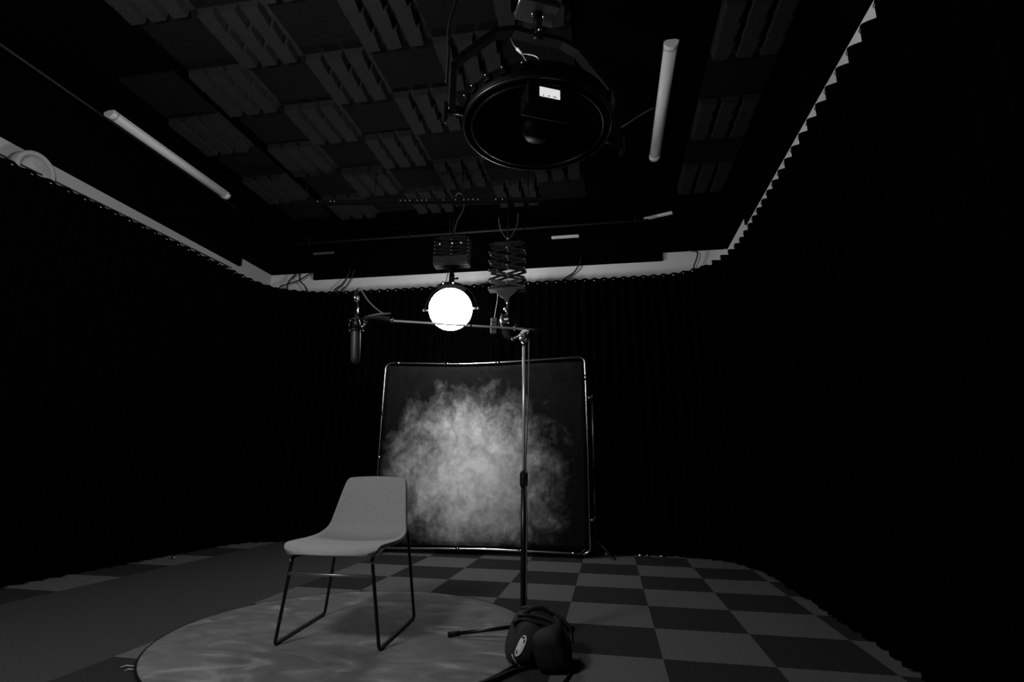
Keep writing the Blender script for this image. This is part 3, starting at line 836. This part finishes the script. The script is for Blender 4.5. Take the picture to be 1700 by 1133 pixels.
bm = NB(); cyl(bm, (-0.062, -0.05, 1.583), (0.052, -0.045, 1.640), 0.006, 10); ball(bm, (-0.062, -0.05, 1.583), 0.010, 2); ball(bm, (0.03, -0.046, 1.628), 0.010, 2); obj('clamp_lever', bm, 'dull_metal', ms)
bm = NB(); ball(bm, (-0.020, -0.033, 1.614), 0.010, 2); ball(bm, (0.006, -0.035, 1.617), 0.008, 2); obj('clamp_screw', bm, 'chrome', ms)
bm = NB(); ball(bm, (-0.06, 0.0, 1.668), 0.011, 2); cyl(bm, (-0.06, 0, 1.648), (-0.045, 0, 1.685), 0.007, 8); obj('boom_lock', bm, 'chrome', ms)
bA, bB = Vector((0.128, -0.012, 1.640)), Vector((-0.815, -0.012, 1.733))
bm = NB(); cyl(bm, bA.lerp(bB, 0.13), bB, 0.0068, 10); o = obj('boom_arm', bm, 'bright_steel', ms)
bm = NB(); cyl(bm, bA, bA.lerp(bB, 0.14), 0.0075, 10); obj('boom_tail', bm, 'black_metal', ms)
bm = NB(); cyl(bm, bA.lerp(bB, 0.468), bA.lerp(bB, 0.478), 0.0085, 10); obj('boom_joint', bm, 'black_metal', ms)
bm = NB(); tube(bm, [bB + Vector((0.004, -0.002, 0.004)), bB + Vector((-0.014, -0.002, 0.0))], 0.014, 10); obj('boom_ferrule', bm, 'chrome', ms)
bm = NB(); tube(bm, spline([bB + Vector((-0.01, 0, 0.004)), bB + Vector((-0.07, 0, 0.022)), bB + Vector((-0.13, 0, 0.028)), bB + Vector((-0.185, -0.002, 0.020))], 5), [0.018] * 5 + [0.020] * 5 + [0.018] * 5 + [0.014], 12); obj('gooseneck_grip', bm, 'black_rubber', ms)
bm = NB(); tube(bm, [bB + Vector((-0.005, -0.016, 0.042)), bB + Vector((-0.09, -0.016, 0.042)), bB + Vector((-0.17, -0.01, 0.030))], 0.006, 8); obj('grip_strap', bm, 'cable_grey', ms)
# thin lead taped down the stand
bm = NB(); tube(bm, spline([(0.03, -0.006, 1.64), (0.027, -0.006, 1.55), (0.026, -0.006, 1.30), (0.018, -0.010, 1.05), (0.013, -0.012, 0.84), (0.019, -0.012, 0.6), (0.019, -0.012, 0.2)], 8), 0.0038, 8)
tag(obj('stand_lead', bm, 'cable_grey', None), 'thin grey lead running down the microphone stand pole', 'cable').location = ms.location

# microphone in shock mount, hanging upside down
mc = thing('studio_microphone', 'black studio microphone hanging upside down from the boom end', 'microphone', (-1.513, 2.938, 1.70))
tilt = Vector((0.06, 0, -1)).normalized()
bm = NB(); lathe(bm, (0, 0, -0.012), [(0.0, -0.0), (0.026, 0.0), (0.0285, 0.01), (0.0285, 0.13), (0.027, 0.18), (0.023, 0.205), (0.012, 0.216), (0.0, 0.218)], 28, tilt); obj('grille_body', bm, 'mic_grille', mc)
bm = NB(); lathe(bm, (0, 0, 0), [(0.026, -0.012), (0.024, 0.03), (0.014, 0.06), (0.011, 0.07), (0.0105, 0.105)], 20, -tilt); obj('tail', bm, 'black_metal', mc)
bm = NB(); cyl(bm, (0.012, -0.016, 0.045), (0.004, -0.014, 0.165), 0.0048, 10); o = obj('tail_rod', bm, 'chrome', mc)
bm = NB(); lathe(bm, (-0.017, -0.004, 0.165), [(0.0, 0.0), (0.0125, 0.002), (0.0135, 0.03), (0.012, 0.038), (0.0, 0.04)], 16, (-0.05, 0, 1)); obj('plug_collar', bm, 'chrome', mc)
bm = NB(); tube(bm, spline([(-0.019, -0.004, 0.20), (-0.020, -0.004, 0.215), (-0.014, -0.004, 0.238), (-0.006, -0.004, 0.250)], 5), [0.010] * 10 + [0.007] * 6, 10); obj('plug', bm, 'black_rubber', mc)
bm = NB(); cyl(bm, (0.004, -0.012, 0.165), (0.002, -0.012, 0.20), 0.007, 10); obj('plug_latch', bm, 'dull_metal', mc)
smt = thing('shock_mount', 'black wire shock mount gripping the microphone under the boom', 'shock mount', (-1.513, 2.938, 1.70))
for z in (-0.02, 0.045):
    bm = NB(); tube(bm, [(0.043 * math.cos(2 * PI * k / 28), 0.043 * math.sin(2 * PI * k / 28), z) for k in range(28)], 0.004, 8, closed=True); obj('ring', bm, 'black_metal', smt)
for a in (0.5, 2.07, 3.64, 5.2):
    bm = NB(); cyl(bm, (0.043 * math.cos(a), 0.043 * math.sin(a), -0.02), (0.043 * math.cos(a), 0.043 * math.sin(a), 0.045), 0.0035, 8); ball(bm, (0.043 * math.cos(a), 0.043 * math.sin(a), 0.045), 0.006, 2); obj('post', bm, 'black_metal', smt)
for a in (1.28, 2.85, 4.42, 5.99):
    bm = NB(); cyl(bm, (0.043 * math.cos(a), 0.043 * math.sin(a), 0.045), (0.022 * math.cos(a + 0.5), 0.022 * math.sin(a + 0.5), 0.012), 0.002, 6); obj('elastic', bm, 'black_rubber', smt)
bm = NB(); tube(bm, [(0.043, 0, 0.01), (0.058, 0, 0.014), (0.066, 0, 0.045)], 0.007, 10); obj('swivel', bm, 'black_metal', smt)
bm = NB(); ball(bm, (0.046, -0.012, 0.0), 0.009, 2, (0.8, 0.8, 1.3)); ball(bm, (0.058, -0.012, 0.012), 0.007, 2); ball(bm, (0.037, -0.01, 0.049), 0.006, 2); obj('swivel_knob', bm, 'chrome', smt)
wire('microphone_cable', [(-1.519, 2.934, 1.950), (-1.510, 2.934, 1.957), (-1.495, 2.934, 1.940), (-1.45, 2.934, 1.875), (-1.40, 2.934, 1.825), (-1.345, 2.934, 1.785), (-1.31, 2.93, 1.775)], 0.0045, 'cable_grey', 'thin cable looping from the microphone top down to the boom')

# ------------------------------------------------------------------ weight bag on the stand base
bg = thing('weight_bag', 'soft black weight bag with white oval badge slumped on stand base', 'bag', (-0.345, 2.72, 0))
def pouch(c, rad, rz, tx, pw=2.6):
    """superellipsoid pouch, slightly sagged; returns bmesh and a surface function"""
    Rm = Matrix.Rotation(rz, 3, 'Z') @ Matrix.Rotation(tx, 3, 'Y')
    def surf(th, ph, k=1.0):
        def sg(v_, e): return math.copysign(abs(v_) ** e, v_)
        e1, e2 = 2 / pw, 2 / pw
        x = rad[0] * sg(math.cos(ph), e1) * sg(math.cos(th), e2) * k
        y = rad[1] * sg(math.cos(ph), e1) * sg(math.sin(th), e2) * k
        z = rad[2] * sg(math.sin(ph), e1) * k
        z -= 0.02 * (1 - (y / rad[1]) ** 2) * (1 if z < 0 else 0)
        return Vector(c) + Rm @ Vector((x, y, z))
    bm = NB()
    NU, NV = 40, 20
    top = bm.verts.new(surf(0, PI / 2)); bot = bm.verts.new(surf(0, -PI / 2))
    rr = []
    for j in range(1, NV):
        ph = -PI / 2 + PI * j / NV
        rr.append([bm.verts.new(surf(2 * PI * i / NU, ph)) for i in range(NU)])
    for A, B in zip(rr, rr[1:]):
        for i in range(NU):
            bm.faces.new((A[i], A[(i + 1) % NU], B[(i + 1) % NU], B[i])).smooth = True
    for i in range(NU):
        bm.faces.new((bot, rr[0][(i + 1) % NU], rr[0][i])).smooth = True
        bm.faces.new((top, rr[-1][i], rr[-1][(i + 1) % NU])).smooth = True
    for v_ in bm.verts:
        v_.co.z = max(v_.co.z, 0.0125)
    return bm, surf
bmL, sL = pouch((-0.072, 0.0, 0.092), (0.074, 0.168, 0.100), 0.22, 0.40, 2.9)
lobeL = obj('front_pouch', bmL, 'bag_panel', bg)
bmR, sR = pouch((0.052, -0.035, 0.085), (0.078, 0.165, 0.086), 0.10, -0.30, 4.2)
lobeR = obj('rear_pouch', bmR, 'bag', bg)
# saddle panel joining the two pouches over the top
bm = NB()
rowsv = []
for y in (-0.10, -0.03, 0.05, 0.12, 0.165):
    sag = -0.02 * (y / 0.165) ** 2
    rowsv.append([bm.verts.new((x, y, z + sag)) for x, z in ((-0.13, 0.165), (-0.095, 0.197), (-0.05, 0.199), (0.0, 0.186), (0.05, 0.178), (0.095, 0.165), (0.13, 0.120))])
for A, B in zip(rowsv, rowsv[1:]):
    for k in range(len(A) - 1):
        bm.faces.new((A[k], A[k + 1], B[k + 1], B[k])).smooth = True
o = obj('saddle_panel', bm, 'bag', bg); so = o.modifiers.new('thickness', 'SOLIDIFY'); so.thickness = 0.01; so.offset = 0
o.modifiers.new('smooth', 'SUBSURF').render_levels = 2
bm = NB(); tube(bm, spline([(-0.075, -0.05, 0.196), (-0.04, -0.04, 0.222), (0.01, -0.02, 0.226), (0.06, 0.0, 0.195)], 6), 0.011, 10); obj('carry_handle', bm, 'bag', bg)
for sgn in (0.75, -0.6):
    bm = NB()
    q = [Vector((-0.10 + 0.0, sgn * 0.10, 0.196)), Vector((-0.02, sgn * 0.10 + 0.01, 0.198)), Vector((0.06, sgn * 0.10, 0.182)), Vector((0.135, sgn * 0.10 - 0.01, 0.125)), Vector((0.152, sgn * 0.10 - 0.02, 0.06))]
    pts = spline(q, 6)
    pr = None
    for p in pts:
        a = bm.verts.new(p + Vector((0, -0.02, 0.006))); b_ = bm.verts.new(p + Vector((0, 0.02, 0.006)))
        if pr: bm.faces.new((pr[0], a, b_, pr[1])).smooth = True
        pr = (a, b_)
    o = obj('webbing_strap', bm, 'bag_panel', bg); so = o.modifiers.new('thickness', 'SOLIDIFY'); so.thickness = 0.004; so.offset = 0
# badge: white oval following the front pouch, with dark printed marks
def on_pouch(th0, ph0, u, v_, k):
    return sL(th0 + u, ph0 + v_, k)
TH0, PH0 = -PI * 0.595, -0.02
def patch(cu, cv, ru, rv, rot, k, name, m, parent, nr=5, ns=24):
    bm = NB()
    cen = bm.verts.new(on_pouch(TH0, PH0, cu, cv, k))
    prev = None
    for i in range(1, nr + 1):
        ring = []
        for q in range(ns):
            a = 2 * PI * q / ns
            x, y = ru * math.cos(a) * i / nr, rv * math.sin(a) * i / nr
            ring.append(bm.verts.new(on_pouch(TH0, PH0, cu + x * math.cos(rot) - y * math.sin(rot), cv + x * math.sin(rot) + y * math.cos(rot), k)))
        for q in range(ns):
            if prev is None: bm.faces.new((cen, ring[q], ring[(q + 1) % ns]))
            else: bm.faces.new((prev[q], ring[q], ring[(q + 1) % ns], prev[(q + 1) % ns]))
        prev = ring
    o = obj(name, bm, m, parent)
    so = o.modifiers.new('thickness', 'SOLIDIFY'); so.thickness = 0.0012; so.offset = 0
    return o
badge = patch(0, 0, 0.19, 0.33, -0.2, 1.012, 'badge', 'label_white', bg); badge['label'] = 'white oval badge with dark marks'
patch(-0.03, 0.22, 0.085, 0.035, 0.35, 1.022, 'printed_mark', 'print_black', badge, 2, 12)
patch(0.085, 0.14, 0.026, 0.06, 0.0, 1.022, 'printed_mark', 'print_black', badge, 2, 12)
patch(-0.09, -0.15, 0.03, 0.085, 0.35, 1.022, 'printed_mark', 'print_black', badge, 2, 12)
bm = NB()
tube(bm, [sL(-PI * (0.70 - 0.22 * k / 16), -0.35 - 0.45 * (k / 16), 1.01) for k in range(17)], 0.003, 8)
o = obj('piping', bm, 'thread', bg); o['label'] = 'pale piping along the lower seam'
wire('floor_cable', [(-0.36, 2.62, 0.010), (-0.385, 2.585, 0.010), (-0.432, 2.53, 0.012), (-0.488, 2.43, 0.012), (-0.555, 2.32, 0.012), (-0.66, 2.0, 0.012)], 0.0095, 'black_rubber', 'black cable on the carpet along the right edge of the rug')
wire('trailing_cable', [(-0.20, 2.70, 0.05), (-0.197, 2.62, 0.02), (-0.20, 2.52, 0.008), (-0.225, 2.40, 0.008), (-0.27, 2.2, 0.008)], 0.006, 'black_rubber', 'black cable trailing to the floor from right side of the weight bag')

# ------------------------------------------------------------------ backdrop on tubular frame
BL, BR = Vector((-2.425, 5.45, 0.03)), Vector((-0.212, 5.60, 0.045))
BY = math.atan2(BR.y - BL.y, BR.x - BL.x)
BO = (BL + BR) / 2; BO.z = 0.0
bd = thing('backdrop', 'mottled grey painted canvas backdrop on a silver tube frame', 'backdrop', BO, BY)
hw = (BR - BL).length / 2
# frame outline (x, z): slightly bowed top and bottom rails
out = [(-hw, 0.05), (-hw + 0.006, 1.0), (-hw + 0.012, 1.985), (-0.30, 1.965), (0.05, 1.965), (hw - 0.03, 2.035), (hw + 0.006, 1.0), (hw, 0.045), (0.1, 0.075)]
R_ = 0.085
corner = lambda a, b_, c: bend([a, b_, c], R_, 8)[1:-1]
P3 = lambda q: Vector((q[0], 0, q[1]))
top = bend([P3((-hw, 1.0)), P3(out[2]), P3((-0.25, 1.960)), P3((0.15, 1.972)), P3((hw - 0.012, 2.028)), P3((hw, 1.0))], R_, 8)
bot = bend([P3((hw, 1.0)), P3((hw + 0.002, 0.040)), P3((0.05, 0.062)), P3((-hw - 0.002, 0.045)), P3((-hw, 1.0))], R_, 8)
loop = top[:-1] + bot[:-1]
def seg_tube(bm, pts, r):
    tube(bm, pts, r, 10)
bm = NB(); tube(bm, loop, 0.0125, 10, closed=True); obj('frame', bm, 'alu', bd)
# couplings along the frame
def coupling(x, z, d, r=0.0165, ln_=0.03, m='chrome'):
    bm = NB()
    d = Vector((d[0], 0, d[1])).normalized()
    cyl(bm, Vector((x, 0, z)) - d * ln_, Vector((x, 0, z)) + d * ln_, r, 12)
    obj('coupling', bm, m, bd)
coupling(-0.40, 1.964, (1, 0), 0.017, 0.02)
coupling(-0.28, 1.962, (1, 0), 0.0145, 0.006, 'black_metal')
coupling(0.16, 1.972, (1, 0), 0.017, 0.025)
coupling(-0.96, 1.979, (1, 0), 0.016, 0.02)
coupling(-hw + 0.006, 1.42, (0, 1), 0.0165, 0.02, 'black_metal')
coupling(-hw + 0.003, 0.95, (0, 1), 0.016, 0.02)
coupling(hw - 0.008, 1.80, (0.02, 1), 0.016, 0.03)
coupling(-0.22, 0.058, (1, 0), 0.018, 0.02)
coupling(0.42, 0.054, (1, 0), 0.017, 0.02)
coupling(hw - 0.16, 0.044, (1, 0), 0.016, 0.04)
# canvas stretched inside the frame
bm = NB()
NX, NZ = 40, 36
rows_ = []
for j in range(NZ + 1):
    v_ = j / NZ
    row = []
    for i in range(NX + 1):
        u = i / NX
        x = -hw + 0.020 + u * (2 * hw - 0.030)
        zt = 1.985 - 0.035 - 0.02 * math.sin(PI * min(u * 1.3, 1)) + 0.05 * max(u - 0.55, 0)
        zb = 0.075 + 0.015 * math.sin(PI * u)
        z = zb + (zt - zb) * v_
        cr = 0.06
        dx = min(u, 1 - u) * 2 * hw; dz = min(v_, 1 - v_) * 1.9
        y = 0.004 * math.sin(9 * u + 4 * v_) * math.sin(PI * u) + 0.003 * math.sin(17 * v_ + 3 * u) * math.sin(PI * v_) - 0.004
        row.append(bm.verts.new((x, y, z)))
    rows_.append(row)
for A, B in zip(rows_, rows_[1:]):
    for k in range(NX):
        bm.faces.new((A[k], A[k + 1], B[k + 1], B[k])).smooth = True
o = obj('canvas', bm, 'backdrop_paint', bd)
so = o.modifiers.new('thickness', 'SOLIDIFY'); so.thickness = 0.004; so.offset = 0

# stand holding the right side of the frame
bs = thing('backdrop_stand', 'slim dark light stand clamped behind right edge of backdrop', 'stand', (-0.158, 5.655, 0))
bm = NB(); cyl(bm, (0, 0, 0.03), (0, 0, 0.90), 0.0125, 12); obj('lower_tube', bm, 'black_metal', bs)
bm = NB(); cyl(bm, (0, 0, 0.88), (0, 0, 1.60), 0.0095, 12); obj('upper_tube', bm, 'dull_metal', bs)
bm = NB(); lathe(bm, (0, 0, 0.86), [(0.0125, 0), (0.02, 0.01), (0.02, 0.045), (0.012, 0.055)], 14); obj('clutch', bm, 'black_rubber', bs)
for z in (1.585, 0.36):
    bm = NB(); box(bm, (-0.018, -0.024, z), (0.05, 0.05, 0.03), None, 0.006); cl = obj('clamp', bm, 'black_metal', bs)
    bm = NB(); ball(bm, (-0.028, -0.058, z), 0.013, 2); ball(bm, (0.0, -0.02, z + 0.022), 0.010, 2); obj('clamp_knob', bm, 'dull_metal', cl)
for a in (PI * 0.5, -PI / 6, PI * 7 / 6):
    d = Vector((math.cos(a), math.sin(a), 0))
    ln_ = 0.20 if a == PI * 0.5 else 0.22
    bm = NB(); tube(bm, [Vector((0, 0, 0.16)) + d * 0.012, d * ln_ + Vector((0, 0, 0.010))], 0.008, 8); obj('leg', bm, 'black_metal', bs)

# small bright fittings on the floor by the back curtain
for k, (x, y, l, lab) in enumerate([(-0.06, 5.86, 0.04, 'small bright metal fitting on floor just right of the backdrop corner'), (0.285, 5.84, 0.05, 'small bright metal fitting on floor, left of the pair by back curtain'),
                         (0.355, 5.83, 0.025, 'tiny metal fitting between the two brighter ones by back curtain'), (0.50, 5.82, 0.055, 'small bright metal fitting farthest right along the back curtain'),
                         (-4.02, 4.62, 0.03, 'tiny lone metal fitting on floor at the foot of left curtain')]):
    bm = NB()
    lathe(bm, (0, 0, 0), [(0.0, -l * 0.7), (0.010, -l * 0.6), (0.014, 0.0), (0.010, l * 0.6), (0.0, l * 0.7)], 10, (1, 0.1 * (k - 2), 0))
    box(bm, (0, 0.0, -0.010), (l * 1.1, 0.022, 0.008), None, 0.002)
    o = obj('floor_fitting', bm, 'chrome')
    o.location = (x, y, 0.0142)
    tag(o, lab, 'fitting', 'metal fittings on the floor')
